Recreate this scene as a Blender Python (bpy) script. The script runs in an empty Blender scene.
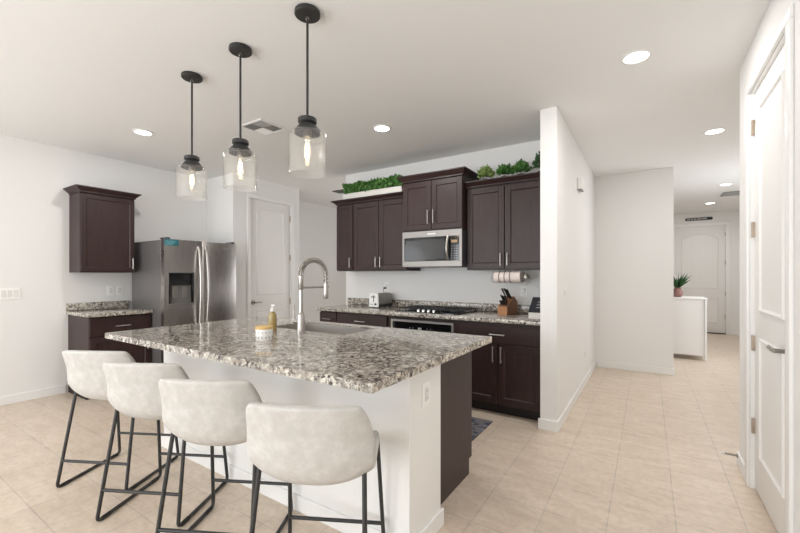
import bpy, bmesh, math, random
from mathutils import Vector, Matrix
random.seed(7)
R = math.radians
sc = bpy.context.scene
COL = sc.collection

# ------------------------------------------------------------ camera, world, light, exposure
H = 1.32
cam_d = bpy.data.cameras.new('camera'); cam = bpy.data.objects.new('camera', cam_d); COL.objects.link(cam)
cam.location = (0, 0, H); cam.rotation_euler = (R(90), 0, R(32.79))
cam_d.sensor_width = 36; cam_d.lens = 385/800*36; cam_d.shift_y = 8.5/800
cam_d.clip_start = 0.02
sc.camera = cam
sc.view_settings.view_transform = 'Standard'; sc.view_settings.look = 'None'
sc.view_settings.gamma = 1; sc.view_settings.use_curve_mapping = False
sc.view_settings.exposure = -0.10
sc.cycles.use_denoising = True
sc.cycles.max_bounces = 12; sc.cycles.diffuse_bounces = 8; sc.cycles.glossy_bounces = 6
sc.cycles.transmission_bounces = 10; sc.cycles.transparent_max_bounces = 16
sc.cycles.sample_clamp_indirect = 6
sc.cycles.caustics_reflective = False; sc.cycles.caustics_refractive = False
w = bpy.data.worlds.new('sky'); sc.world = w; w.use_nodes = True
w.node_tree.nodes['Background'].inputs[0].default_value = (0.86, 0.93, 1, 1)
w.node_tree.nodes['Background'].inputs[1].default_value = 1.2

def area(name, loc, rot, sx, sy, power, color=(1, 1, 1)):
    l = bpy.data.lights.new(name, 'AREA'); l.shape = 'RECTANGLE'; l.size = sx; l.size_y = sy
    l.energy = power; l.color = color
    o = bpy.data.objects.new(name, l); COL.objects.link(o); o.location = loc; o.rotation_euler = rot
    return o
DAY = (0.955, 0.98, 1.0)
area('window_daylight', (-3.9, -3.1, 1.35), (R(112), 0, 0), 2.2, 2.0, 95, DAY)  # window lamps set inside the room, tilted up to brighten the ceiling
area('window_daylight', (-1.2, -3.1, 1.35), (R(112), 0, 0), 2.2, 2.0, 85, DAY)
area('window_daylight', (-5.42, -1.4, 1.45), (R(105), 0, R(-90)), 1.8, 1.5, 30, DAY)
area('window_daylight', (-2.4, 6.8, 1.5), (R(90), 0, R(180)), 2.4, 1.4, 32, DAY)  # added fill for the room behind the kitchen; no window known there
area('window_daylight', (1.85, 7.0, 1.6), (R(90), 0, R(90)), 1.6, 1.3, 26, DAY)  # added fill to brighten the hall, not a known window

# ------------------------------------------------------------ helpers
class MB:
    def __init__(s): s.bm = bmesh.new()
    def box(s, x0, x1, y0, y1, z0, z1, bevel=0.0, seg=2):
        x0, x1 = min(x0, x1), max(x0, x1); y0, y1 = min(y0, y1), max(y0, y1); z0, z1 = min(z0, z1), max(z0, z1)
        vs = [s.bm.verts.new((x, y, z)) for x in (x0, x1) for y in (y0, y1) for z in (z0, z1)]
        idx = [(0, 1, 3, 2), (4, 6, 7, 5), (0, 4, 5, 1), (2, 3, 7, 6), (0, 2, 6, 4), (1, 5, 7, 3)]
        fs = [s.bm.faces.new([vs[i] for i in f]) for f in idx]
        if bevel > 0:
            es = list({e for f in fs for e in f.edges})
            bmesh.ops.bevel(s.bm, geom=es, offset=bevel, segments=seg, affect='EDGES', profile=0.5)
        return s
    def frustum(s, a, z0, b, z1):
        va = [s.bm.verts.new((x, y, z0)) for x, y in ((a[0], a[2]), (a[1], a[2]), (a[1], a[3]), (a[0], a[3]))]
        vb = [s.bm.verts.new((x, y, z1)) for x, y in ((b[0], b[2]), (b[1], b[2]), (b[1], b[3]), (b[0], b[3]))]
        s.bm.faces.new(va[::-1]); s.bm.faces.new(vb)
        for i in range(4): s.bm.faces.new((va[i], va[(i+1) % 4], vb[(i+1) % 4], vb[i]))
        return s
    def tube(s, pts, r, seg=10, closed=False):
        pts = [Vector(p) for p in pts]; n = len(pts); rings = []
        up = None
        for i, p in enumerate(pts):
            if closed: t = (pts[(i+1) % n]-pts[i-1]).normalized()
            else:
                t = Vector((0, 0, 0))
                if i > 0: t += (p-pts[i-1]).normalized()
                if i < n-1: t += (pts[i+1]-p).normalized()
                t.normalize()
            if up is None:
                up = Vector((0, 0, 1)) if abs(t.z) < .9 else Vector((1, 0, 0))
            a = (up - t*up.dot(t)).normalized(); b = t.cross(a); up = a
            rr = r[i] if isinstance(r, (list, tuple)) else r
            rings.append([s.bm.verts.new(p + a*math.cos(2*math.pi*k/seg)*rr + b*math.sin(2*math.pi*k/seg)*rr) for k in range(seg)])
        m = n if closed else n-1
        for i in range(m):
            A, B = rings[i], rings[(i+1) % n]
            for k in range(seg): s.bm.faces.new((A[k], A[(k+1) % seg], B[(k+1) % seg], B[k]))
        if not closed:
            s.bm.faces.new(rings[0][::-1]); s.bm.faces.new(rings[-1])
        return s
    def cyl(s, p0, p1, r, seg=24, r2=None):
        return s.tube([p0, p1], [r, r if r2 is None else r2], seg)
    def lathe(s, prof, c=(0, 0, 0), seg=32, closed=False):
        rings = []
        for r, z in prof:
            if r < 1e-6: rings.append([s.bm.verts.new((c[0], c[1], c[2]+z))])
            else: rings.append([s.bm.verts.new((c[0]+r*math.cos(2*math.pi*k/seg), c[1]+r*math.sin(2*math.pi*k/seg), c[2]+z)) for k in range(seg)])
        pr = list(zip(rings, rings[1:])) + ([(rings[-1], rings[0])] if closed else [])
        for A, B in pr:
            for k in range(seg):
                k2 = (k+1) % seg
                if len(A) == 1 and len(B) == 1: continue
                if len(A) == 1: s.bm.faces.new((A[0], B[k2], B[k]))
                elif len(B) == 1: s.bm.faces.new((A[k], A[k2], B[0]))
                else: s.bm.faces.new((A[k], A[k2], B[k2], B[k]))
        return s
    def prism(s, poly, axis, a, b):
        # poly: 2D points; extruded along axis ('x','y','z') from a to b
        def P(u, v, t): return {'x': (t, u, v), 'y': (u, t, v), 'z': (u, v, t)}[axis]
        A = [s.bm.verts.new(P(u, v, a)) for u, v in poly]; B = [s.bm.verts.new(P(u, v, b)) for u, v in poly]
        s.bm.faces.new(A[::-1]); s.bm.faces.new(B)
        n = len(poly)
        for i in range(n): s.bm.faces.new((A[i], A[(i+1) % n], B[(i+1) % n], B[i]))
        return s
    def ring(s, poly, y, wd=0.024, dep=0.011, inner_raise=0.004):
        """moulding ring on a plane y (front towards -y); poly in (x,z)"""
        cx = sum(p[0] for p in poly)/len(poly); cz = sum(p[1] for p in poly)/len(poly)
        n = len(poly)
        area2 = sum(poly[i][0]*poly[(i+1) % n][1]-poly[(i+1) % n][0]*poly[i][1] for i in range(n))
        sg = 1 if area2 > 0 else -1
        def inset(d):
            out = []
            for i in range(n):
                p0, p1, p2 = Vector(poly[i-1]), Vector(poly[i]), Vector(poly[(i+1) % n])
                n1 = Vector((-(p1-p0).y, (p1-p0).x)).normalized()*sg; n2 = Vector((-(p2-p1).y, (p2-p1).x)).normalized()*sg
                m = (n1+n2); m = m/max(m.length_squared/2, 1e-6)
                out.append(p1+m*d)
            return out
        lv = [(0, 0.0), (wd*.3, dep), (wd*.6, dep), (wd, 0.0005), (wd*2.6, 0.0005), (wd*4.2, inner_raise)]
        rings = [[s.bm.verts.new((p[0], y-h, p[1])) for p in inset(d)] for d, h in lv]
        for A, B in zip(rings, rings[1:]):
            for i in range(n): s.bm.faces.new((A[i], A[(i+1) % n], B[(i+1) % n], B[i]))
        s.bm.faces.new(rings[-1])
        return s
    def build(s, name, mat, parent=None, smooth=None, mw=None):
        bmesh.ops.recalc_face_normals(s.bm, faces=s.bm.faces)
        me = bpy.data.meshes.new(name); s.bm.to_mesh(me); s.bm.free()
        me.materials.append(mat)
        if smooth is not None:
            me.polygons.foreach_set('use_smooth', [True]*len(me.polygons))
            me.set_sharp_from_angle(angle=R(smooth))
        o = bpy.data.objects.new(name, me); COL.objects.link(o)
        if parent is not None: o.parent = parent
        return o

def tag(o, label=None, cat=None, group=None, kind=None):
    if label: o['label'] = label
    if cat: o['category'] = cat
    if group: o['group'] = group
    if kind: o['kind'] = kind
    return o
def thing(name, label, cat, loc=(0, 0, 0), rotz=0, group=None, kind=None):
    o = bpy.data.objects.new(name, None); o.empty_display_size = .1; COL.objects.link(o)
    o.location = loc; o.rotation_euler = (0, 0, R(rotz))
    return tag(o, label, cat, group, kind)
def struct(name, mb, mat, label, cat, parent=None, smooth=None):
    o = mb.build(name, mat, parent, smooth)
    if parent is None: tag(o, label, cat, kind='structure')
    return o
def dup(root, loc, rotz=None, label=None):
    def cp(o, par):
        c = o.copy(); COL.objects.link(c)
        if par is not None: c.parent = par
        for ch in list(kids.get(o.name, [])): cp(ch, c)
        return c
    kids = {}
    for o in bpy.data.objects:
        if o.parent: kids.setdefault(o.parent.name, []).append(o)
    r = cp(root, None); r.location = loc
    if rotz is not None: r.rotation_euler = (0, 0, R(rotz))
    if label: r['label'] = label
    return r

# ------------------------------------------------------------ materials
def mat(name, col, rough=.5, metal=0, **kw):
    m = bpy.data.materials.new(name); m.use_nodes = True
    b = m.node_tree.nodes['Principled BSDF']
    b.inputs['Base Color'].default_value = (*col, 1); b.inputs['Roughness'].default_value = rough
    b.inputs['Metallic'].default_value = metal
    for k, v in kw.items(): b.inputs[k.replace('_', ' ')].default_value = v
    return m
def nodes(m): return m.node_tree.nodes, m.node_tree.links, m.node_tree.nodes['Principled BSDF']
def coord(m, kind='Object', scale=(1, 1, 1), loc=(0, 0, 0)):
    N, L, B = nodes(m)
    if kind == 'World':
        g = N.new('ShaderNodeNewGeometry'); out = g.outputs['Position']
    else:
        t = N.new('ShaderNodeTexCoord'); out = t.outputs[kind]
    mp = N.new('ShaderNodeMapping'); L.new(out, mp.inputs[0])
    mp.inputs['Scale'].default_value = scale; mp.inputs['Location'].default_value = loc
    return mp.outputs[0]
def noise(m, vec, scale, detail=4, rough=.55):
    N, L, B = nodes(m); n = N.new('ShaderNodeTexNoise'); L.new(vec, n.inputs['Vector'])
    n.inputs['Scale'].default_value = scale; n.inputs['Detail'].default_value = detail; n.inputs['Roughness'].default_value = rough
    return n.outputs[0]
def ramp(m, fac, stops, interp='LINEAR'):
    N, L, B = nodes(m); r = N.new('ShaderNodeValToRGB'); L.new(fac, r.inputs[0])
    e = r.color_ramp.elements; r.color_ramp.interpolation = interp
    while len(e) < len(stops): e.new(.5)
    for k, (p, c) in enumerate(stops): e[k].position = p; e[k].color = (*c, 1) if len(c) == 3 else c
    return r.outputs[0]
def mix(m, fac, a, b):
    N, L, B = nodes(m); x = N.new('ShaderNodeMix'); x.data_type = 'RGBA'
    for s_, v in ((x.inputs[0], fac), (x.inputs[6], a), (x.inputs[7], b)):
        if isinstance(v, (int, float)): s_.default_value = v
        elif isinstance(v, tuple): s_.default_value = (*v, 1)
        else: L.new(v, s_)
    return x.outputs[2]
def bump(m, h, strength=.2, dist=.01):
    N, L, B = nodes(m); b = N.new('ShaderNodeBump'); L.new(h, b.inputs['Height'])
    b.inputs['Strength'].default_value = strength; b.inputs['Distance'].default_value = dist
    L.new(b.outputs[0], B.inputs['Normal'])

M = {}
def wallmat(name, col, r=.75):
    m = mat(name, col, r); v = coord(m, 'World'); bump(m, noise(m, v, 90, 3), .08, .004); return m
M['wall'] = wallmat('wall_paint', (.80, .795, .785))
M['ceil'] = wallmat('ceiling_paint', (.82, .82, .815), .85)
M['trim'] = mat('trim_paint', (.82, .82, .81), .4)
M['door'] = mat('door_paint', (.80, .79, .775), .45)
M['plastic'] = mat('white_plastic', (.88, .88, .86), .35)

# floor tile
m = mat('beige_floor_tile', (.6, .5, .4), .38); N, L, B = nodes(m)
v = coord(m, 'World', loc=(.49+.0, -2.25, 0))
bk = N.new('ShaderNodeTexBrick'); L.new(v, bk.inputs['Vector']); bk.offset = 0; bk.squash = 1
bk.inputs['Scale'].default_value = 1; bk.inputs['Brick Width'].default_value = .307; bk.inputs['Row Height'].default_value = .31
bk.inputs['Mortar Size'].default_value = .0032; bk.inputs['Mortar Smooth'].default_value = .2; bk.inputs['Bias'].default_value = 0
bk.inputs['Color1'].default_value = (.59, .485, .385, 1); bk.inputs['Color2'].default_value = (.635, .525, .42, 1); bk.inputs['Mortar'].default_value = (.42, .355, .30, 1)
v2 = coord(m, 'World', scale=(2, 6, 1))
n1 = noise(m, v2, 2.2, 6, .65)
c = mix(m, ramp(m, n1, [(.35, (0, 0, 0)), (.65, (.6, .6, .6))]), bk.outputs[0], (.77, .67, .56))
n2 = noise(m, coord(m, 'World'), 28, 3); c2 = mix(m, ramp(m, n2, [(.45, (0, 0, 0)), (.7, (.35, .35, .35))]), c, (.44, .365, .30))
L.new(c2, B.inputs['Base Color'])
bm_ = N.new('ShaderNodeBump'); bm_.invert = True; L.new(bk.outputs['Fac'], bm_.inputs['Height']); bm_.inputs['Strength'].default_value = .5; bm_.inputs['Distance'].default_value = .002
L.new(bm_.outputs[0], B.inputs['Normal'])
M['floor'] = m

# granite
m = mat('granite', (.5, .5, .5), .07); N, L, B = nodes(m); v = coord(m, 'World')
nw = N.new('ShaderNodeTexNoise'); L.new(v, nw.inputs['Vector']); nw.inputs['Scale'].default_value = 14; nw.inputs['Detail'].default_value = 3
mx = N.new('ShaderNodeMix'); mx.data_type = 'RGBA'; mx.blend_type = 'ADD'; mx.inputs[0].default_value = .06
L.new(v, mx.inputs[6]); L.new(nw.outputs['Color'], mx.inputs[7]); vv = mx.outputs[2]
base = ramp(m, noise(m, vv, 26, 6, .7), [(.34, (.14, .12, .105)), (.44, (.37, .33, .28)), (.53, (.60, .555, .48)), (.66, (.78, .75, .68))])
vo = N.new('ShaderNodeTexVoronoi'); L.new(vv, vo.inputs['Vector']); vo.inputs['Scale'].default_value = 75
grey = ramp(m, vo.outputs['Color'], [(.0, (0, 0, 0)), (.62, (0, 0, 0)), (.66, (.8, .8, .8)), (1, (.8, .8, .8))])
c = mix(m, grey, base, (.30, .27, .245))
dk = ramp(m, noise(m, vv, 48, 5, .75), [(.50, (0, 0, 0)), (.55, (1, 1, 1))])
dk2 = ramp(m, noise(m, v, 9, 3), [(.38, (.35, .35, .35)), (.54, (1, 1, 1))])
mm = N.new('ShaderNodeMath'); mm.operation = 'MULTIPLY'; L.new(dk, mm.inputs[0]); L.new(dk2, mm.inputs[1])
c = mix(m, mm.outputs[0], c, (.035, .028, .026))
wt = ramp(m, noise(m, v, 70, 4, .7), [(.60, (0, 0, 0)), (.66, (.8, .8, .8))])
c = mix(m, wt, c, (.85, .83, .79)); L.new(c, B.inputs['Base Color'])
M['granite'] = m

# espresso cabinet
m = mat('espresso_wood', (.04, .025, .022), .42, Specular_IOR_Level=.42); N, L, B = nodes(m)
v = coord(m, 'World', scale=(12, 12, 1.2)); n = noise(m, v, 4, 5, .6)
L.new(ramp(m, n, [(.3, (.024, .0105, .0095)), (.7, (.040, .0195, .0175))]), B.inputs['Base Color'])
M['wood'] = m
M['wood_dark'] = mat('espresso_shadow_line', (.012, .008, .008), .6)  # darker brown shared by toe kicks, soil and bush pots
M['steel'] = mat('brushed_steel', (.33, .315, .30), .5, 1)
M['sink_steel'] = mat('sink_steel', (.56, .53, .50), .34, 1)
m = mat('fridge_steel', (.56, .53, .51), .24, 1); N, L, B = nodes(m)
n = noise(m, coord(m, 'World', scale=(3, 260, 2)), 3, 3); nb = noise(m, coord(m, 'World', scale=(1, 3.2, .22)), 1.2, 1); bump(m, nb, .05, .03)
L.new(ramp(m, n, [(.3, (.26, .26, .26)), (.7, (.31, .31, .31))]), B.inputs['Roughness']); M['fridge'] = m
M['fridge_side'] = mat('fridge_side_grey', (.20, .19, .19), .38, .5)
M['nickel'] = mat('satin_nickel', (.50, .48, .455), .33, 1)
M['nickel_dark'] = mat('dark_satin_nickel', (.36, .34, .31), .32, 1)
M['hinge'] = mat('aged_hinge_metal', (.42, .34, .27), .4, .6)
M['chrome'] = mat('chrome', (.75, .75, .75), .12, 1)
M['black_metal'] = mat('matte_black_metal', (.022, .022, .022), .45)
M['black_glass'] = mat('black_glass', (.008, .008, .009), .06)
M['iron'] = mat('cast_iron', (.018, .018, .018), .6)
M['black_plastic'] = mat('black_plastic', (.015, .015, .015), .35)
M['rubber'] = mat('rubber', (.012, .012, .012), .7)
m = mat('stool_leather', (.60, .57, .53), .52); N, L, B = nodes(m)
v = coord(m, 'Object'); L.new(ramp(m, noise(m, v, 14, 6, .7), [(.3, (.46, .445, .42)), (.5, (.52, .505, .48)), (.72, (.62, .61, .59))]), B.inputs['Base Color'])
bump(m, noise(m, v, 160, 3), .12, .002); M['leather'] = m
M['piping'] = mat('leather_piping', (.46, .43, .39), .55)
m = mat('bulb_filament', (1, .8, .5)); N, L, B = nodes(m)
B.inputs['Emission Color'].default_value = (1, .72, .42, 1); B.inputs['Emission Strength'].default_value = 30; M['filament'] = m
m = mat('lamp_lens', (1, 1, 1)); N, L, B = nodes(m)
B.inputs['Emission Color'].default_value = (1, .96, .9, 1); B.inputs['Emission Strength'].default_value = 6; M['lens'] = m
def glass(name, col=(1, 1, 1), rough=0, bump_s=0):
    m = mat(name, col, rough); N, L, B = nodes(m); B.inputs['Transmission Weight'].default_value = 1; B.inputs['IOR'].default_value = 1.45
    if bump_s: bump(m, noise(m, coord(m, 'Object'), 40, 2), bump_s, .003)
    return m
def thin(name, haze, spec=.9, bs=0):
    m = bpy.data.materials.new(name); m.use_nodes = True; N = m.node_tree.nodes; L = m.node_tree.links
    N.remove(N['Principled BSDF']); out = N['Material Output']
    tr = N.new('ShaderNodeBsdfTransparent'); tr.inputs[0].default_value = (.985, .985, .98, 1)
    gl = N.new('ShaderNodeBsdfGlossy'); gl.inputs['Roughness'].default_value = .03
    df = N.new('ShaderNodeBsdfDiffuse'); df.inputs[0].default_value = (.95, .95, .93, 1)
    lw = N.new('ShaderNodeLayerWeight'); lw.inputs['Blend'].default_value = .5
    pw = N.new('ShaderNodeMath'); pw.operation = 'POWER'; L.new(lw.outputs['Facing'], pw.inputs[0]); pw.inputs[1].default_value = 4
    mr = N.new('ShaderNodeMapRange'); L.new(pw.outputs[0], mr.inputs[0]); mr.inputs[3].default_value = .05; mr.inputs[4].default_value = .75
    if bs:
        tc = N.new('ShaderNodeTexCoord'); nz = N.new('ShaderNodeTexNoise'); nz.inputs['Scale'].default_value = 45; L.new(tc.outputs['Object'], nz.inputs['Vector'])
        bu = N.new('ShaderNodeBump'); bu.inputs['Strength'].default_value = bs; bu.inputs['Distance'].default_value = .004
        L.new(nz.outputs[0], bu.inputs['Height']); L.new(bu.outputs[0], lw.inputs['Normal']); L.new(bu.outputs[0], gl.inputs['Normal'])
    m1 = N.new('ShaderNodeMixShader'); m1.inputs[0].default_value = haze; L.new(tr.outputs[0], m1.inputs[1]); L.new(df.outputs[0], m1.inputs[2])
    m2 = N.new('ShaderNodeMixShader'); L.new(mr.outputs[0], m2.inputs[0]); L.new(m1.outputs[0], m2.inputs[1]); L.new(gl.outputs[0], m2.inputs[2])
    L.new(m2.outputs[0], out.inputs[0]); return m
M['glass'] = thin('seeded_glass', .03, bs=.3)
M['bulb_glass'] = thin('bulb_glass', .10)
M['soap'] = mat('amber_soap', (.36, .27, .10), .12)
M['jar'] = mat('white_ceramic', (.8, .79, .77), .2)
M['lid'] = mat('pale_wood_lid', (.62, .42, .16), .5)
M['leaf'] = mat('boxwood_leaf', (.075, .20, .045), .5)
M['leaf_light'] = mat('light_leaf', (.24, .34, .10), .5)
M['leaf_deep'] = mat('deep_leaf', (.055, .13, .05), .5)
for k_, (a_, b_) in {'leaf': ((.03, .10, .02), (.13, .30, .07)), 'leaf_light': ((.10, .20, .04), (.38, .48, .17)), 'leaf_deep': ((.025, .07, .03), (.10, .19, .08))}.items():
    N, L, B = nodes(M[k_]); L.new(ramp(M[k_], noise(M[k_], coord(M[k_], 'World'), 55, 2), [(.38, a_), (.62, b_)]), B.inputs['Base Color'])
M['white_box'] = mat('painted_white_box', (.72, .70, .66), .6)
M['acacia'] = mat('knife_block_wood', (.20, .095, .05), .35)
M['acacia_light'] = mat('knife_block_front_wood', (.42, .20, .095), .3)
M['towel'] = mat('paper_roll', (.80, .70, .66), .9)
M['paper'] = mat('white_paper', (.82, .80, .78), .9)
M['slate'] = mat('slate_panel', (.035, .036, .045), .3)
M['mark'] = mat('white_print', (.75, .75, .74), .5)
M['mark_dim'] = mat('dim_display', (.35, .37, .4), .4)
M['teal'] = mat('teal_label', (.02, .14, .17), .35)
M['grey_dark'] = mat('dark_grey_panel', (.06, .06, .065), .3)
M['window'] = mat('microwave_window', (.035, .035, .036), .12)
M['tray'] = mat('dark_tray', (.08, .08, .07), .5)
M['vase'] = mat('pink_brown_vase', (.24, .12, .10), .35)
M['sign'] = mat('black_sign', (.02, .018, .017), .5)
M['grille'] = mat('grille_grey', (.30, .30, .30), .6)
m = mat('patterned_mat', (.1, .1, .12), .9); N, L, B = nodes(m)
vo = N.new('ShaderNodeTexVoronoi'); L.new(coord(m, 'World', scale=(1, 1.6, 1)), vo.inputs['Vector']); vo.inputs['Scale'].default_value = 16
L.new(ramp(m, vo.outputs['Distance'], [(.15, (.36, .38, .42)), (.3, (.09, .11, .16)), (.5, (.22, .20, .19)), (.75, (.05, .06, .09))]), B.inputs['Base Color']); M['mat'] = m

# ------------------------------------------------------------ the shell
CH = 2.74
XL, XR, YB, YK = -5.5, .534, -3.2, 4.2
struct('floor', MB().box(-7, 3, YB-.3, 11.6, -.1, 0), M['floor'], 'beige square tile floor', 'floor')
struct('ceiling', MB().box(-7, 3, YB-.3, 11.6, CH, CH+.1), M['ceil'], 'white flat ceiling', 'ceiling')
T = .12
mb = MB()   # left wall, with a window beside the dining side, well behind the camera
mb.box(XL-T, XL, YB-T, -2.3, 0, CH).box(XL-T, XL, -.5, 3.25, 0, CH).box(XL-T, XL, -2.3, -.5, 0, .7).box(XL-T, XL, -2.3, -.5, 2.2, CH)
struct('wall_left', mb, M['wall'], 'white wall behind the fridge', 'wall')
mb = MB()   # wall behind the camera: two tall glazed openings
ox = [(-5.0, -2.8), (-2.3, -.1)]
mb.box(XL, -5.0, YB-T, YB, 0, CH).box(-2.8, -2.3, YB-T, YB, 0, CH).box(-.1, XR+T, YB-T, YB, 0, CH)
for a, b in ox: mb.box(a, b, YB-T, YB, 2.45, CH); mb.box(a, b, YB-T, YB, 0, .25)
struct('wall_back', mb, M['wall'], 'white wall behind the viewpoint', 'wall')
for i, (a, b, z0, z1) in enumerate([(-5.0, -2.8, .25, 2.45), (-2.3, -.1, .25, 2.45)]):
    mb = MB(); e = .05
    mb.box(a, b, YB-.09, YB-.04, z0, z0+e).box(a, b, YB-.09, YB-.04, z1-e, z1).box(a, a+e, YB-.09, YB-.04, z0+e, z1-e).box(b-e, b, YB-.09, YB-.04, z0+e, z1-e).box((a+b)/2-e/2, (a+b)/2+e/2, YB-.09, YB-.04, z0+e, z1-e)
    struct('window_%d' % (i+1), mb, M['trim'], 'white window frame behind the viewpoint', 'window')
mb = MB(); e = .05
a, b, z0, z1 = -2.3, -.5, .7, 2.2
mb.box(XL-.09, XL-.04, a, b, z0, z0+e).box(XL-.09, XL-.04, a, b, z1-e, z1).box(XL-.09, XL-.04, a, a+e, z0+e, z1-e).box(XL-.09, XL-.04, b-e, b, z0+e, z1-e)
struct('window_3', mb, M['trim'], 'white window frame in the left wall', 'window')

# pantry block
PY0, PY1, PX = 3.25, 4.46, -4.86
DP0, DP1 = 3.53, 4.295     # pantry door leaf
struct('wall_alcove', MB().box(XL-T, PX-T, PY0, PY0+T, 0, CH), M['wall'], 'white wall beside the fridge', 'wall')
mb = MB().box(PX-T, PX, PY0, DP0-.01, 0, CH).box(PX-T, PX, DP1+.01, PY1, 0, CH).box(PX-T, PX, DP0-.01, DP1+.01, 2.45, CH)
struct('wall_pantry', mb, M['wall'], 'white wall around the pantry door', 'wall')
struct('wall_pantry_end', MB().box(XL-T-.1, PX-T, PY1-T, PY1, 0, CH), M['wall'], 'end of the pantry walls', 'wall')
struct('wall_nook_left', MB().box(-5.72, -5.6, PY1, 6.9, 0, CH), M['wall'], 'white wall beyond the pantry', 'wall')
mb = MB().box(-5.72, -3.65, 6.9, 7.02, 0, CH).box(-1.15, -.78, 6.9, 7.02, 0, CH).box(-3.65, -1.15, 6.9, 7.02, 0, .75).box(-3.65, -1.15, 6.9, 7.02, 2.25, CH)
struct('wall_nook_back', mb, M['wall'], 'white wall of the room behind the kitchen', 'wall')
# kitchen wall, stub wall, hall walls
struct('wall_kitchen', MB().box(-3.62, -.78, YK, YK+T, 0, CH), M['wall'], 'white wall behind the range counter', 'wall')
struct('wall_stub', MB().box(-.78, -.643, 3.435, 6.9, 0, CH, .004), M['wall'], 'white wall end beside the cabinets', 'wall')
struct('wall_hall_turn', MB().box(-.643, .282, 6.2, 6.33, 0, CH), M['wall'], 'white wall facing down the hall', 'wall')
EX0, EX1 = .535, 1.45
mb = MB().box(-2.2, EX0-.01, 11.1, 11.22, 0, CH).box(EX1+.01, 2.1, 11.1, 11.22, 0, CH).box(EX0-.01, EX1+.01, 11.1, 11.22, 2.445, CH)
struct('wall_entry', mb, M['wall'], 'white wall around the entry door', 'wall')
struct('wall_hall_left', MB().box(-2.2, -2.08, 7.02, 11.1, 0, CH), M['wall'], 'white wall at the left of the entry', 'wall')
struct('wall_hall_inner', MB().box(-2.2, -.78, 7.02, 7.1, 0, CH), M['wall'], 'white wall behind the console', 'wall')
mb = MB().box(1.95, 2.07, 3.52, 6.1, 0, CH).box(1.95, 2.07, 7.9, 11.1, 0, CH).box(1.95, 2.07, 6.1, 7.9, 0, .9).box(1.95, 2.07, 6.1, 7.9, 2.3, CH)
struct('wall_hall_right', mb, M['wall'], 'white wall at the right of the hall', 'wall')
DR0, DR1 = 2.405, 3.186
mb = MB().box(XR, XR+T, YB, DR0-.012, 0, CH).box(XR, XR+T, DR1+.012, 3.52, 0, CH).box(XR, XR+T, DR0-.012, DR1+.012, 2.452, CH)
struct('wall_right', mb, M['wall'], 'white wall around the closet door', 'wall')
struct('wall_right_return', MB().box(XR+T, 1.95, 3.4, 3.52, 0, CH), M['wall'], 'return of the right wall', 'wall')

# baseboards
bh, bt = .09, .014
struct('baseboard_left', MB().box(XL, XL+bt, YB, 1.60, 0, bh, .003), M['trim'], 'white baseboard', 'baseboard')
struct('baseboard_stub', MB().box(-.794, -.629, 3.421, 3.435, 0, bh, .003).box(-.643, -.629, 3.435, 6.186, 0, bh, .003), M['trim'], 'white baseboard', 'baseboard')
struct('baseboard_hall', MB().box(-.629, .296, 6.186, 6.2, 0, bh, .003).box(.282, .296, 6.2, 6.33, 0, bh, .003), M['trim'], 'white baseboard', 'baseboard')
struct('baseboard_entry', MB().box(EX1+.08, 1.95, 11.086, 11.1, 0, bh, .003).box(-2.08, EX0-.08, 11.086, 11.1, 0, bh, .003), M['trim'], 'white baseboard', 'baseboard')
struct('baseboard_right', MB().box(XR-bt, XR, 3.262, 3.534, 0, bh, .003).box(XR-bt, XR, YB, DR0-.08, 0, bh, .003), M['trim'], 'white baseboard', 'baseboard')
struct('baseboard_nook', MB().box(-5.6, -5.586, PY1, 6.9, 0, bh, .003), M['trim'], 'white baseboard', 'baseboard')
struct('baseboard_pantry', MB().box(PX, PX+bt, DP1+.08, PY1, 0, bh, .003).box(PX, PX+bt, PY0, DP0-.08, 0, bh, .003), M['trim'], 'white baseboard', 'baseboard')

# door builder: local x = width, front faces -y, plane y=0 is the wall face
def arch(x0, x1, z0, z1, rise):
    pts = [(x0, z0), (x1, z0), (x1, z1)]
    for k in range(1, 12):
        t = k/12; pts.append((x1+(x0-x1)*t, z1+rise*math.sin(math.pi*t)**.8))
    pts.append((x0, z1)); return pts
def door(n, label, loc, rotz, wd, ht, panels, hinge_x, handle=None, recess=.035):
    t = thing('door_%d' % n, label, 'door', loc, rotz, kind='structure')
    mb = MB().box(.003, wd-.003, recess, recess+.035, .012, ht, .002)
    for p in panels: mb.ring(p, recess-.0004)
    mb.build('door_leaf', M['door'], t, 40)
    for z in ((.39, .90, 1.60, 2.23)):
        h = MB().box(hinge_x-.014, hinge_x+.014, recess-.008, recess+.002, z-.045, z+.045, .001)
        h.cyl((hinge_x, recess-.010, z-.047), (hinge_x, recess-.010, z+.047), .0065, 10)
        h.build('hinge', M['hinge'], t, 40)
    if handle:
        hx, hz, d = handle
        h = MB().cyl((hx, recess-.001, hz), (hx, recess-.012, hz), .032, 28)
        h.build('handle_rose', M['nickel_dark'], t, 40)
        l = MB().cyl((hx, recess-.012, hz), (hx, recess-.06, hz), .011, 16)
        l.tube([(hx, recess-.055, hz), (hx+d*.03, recess-.058, hz), (hx+d*.07, recess-.058, hz+.004), (hx+d*.11, recess-.056, hz-.004), (hx+d*.125, recess-.05, hz+.004)], [.011, .011, .009, .008, .006], 12)
        l.build('lever', M['nickel_dark'], t, 40)
    return t
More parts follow.
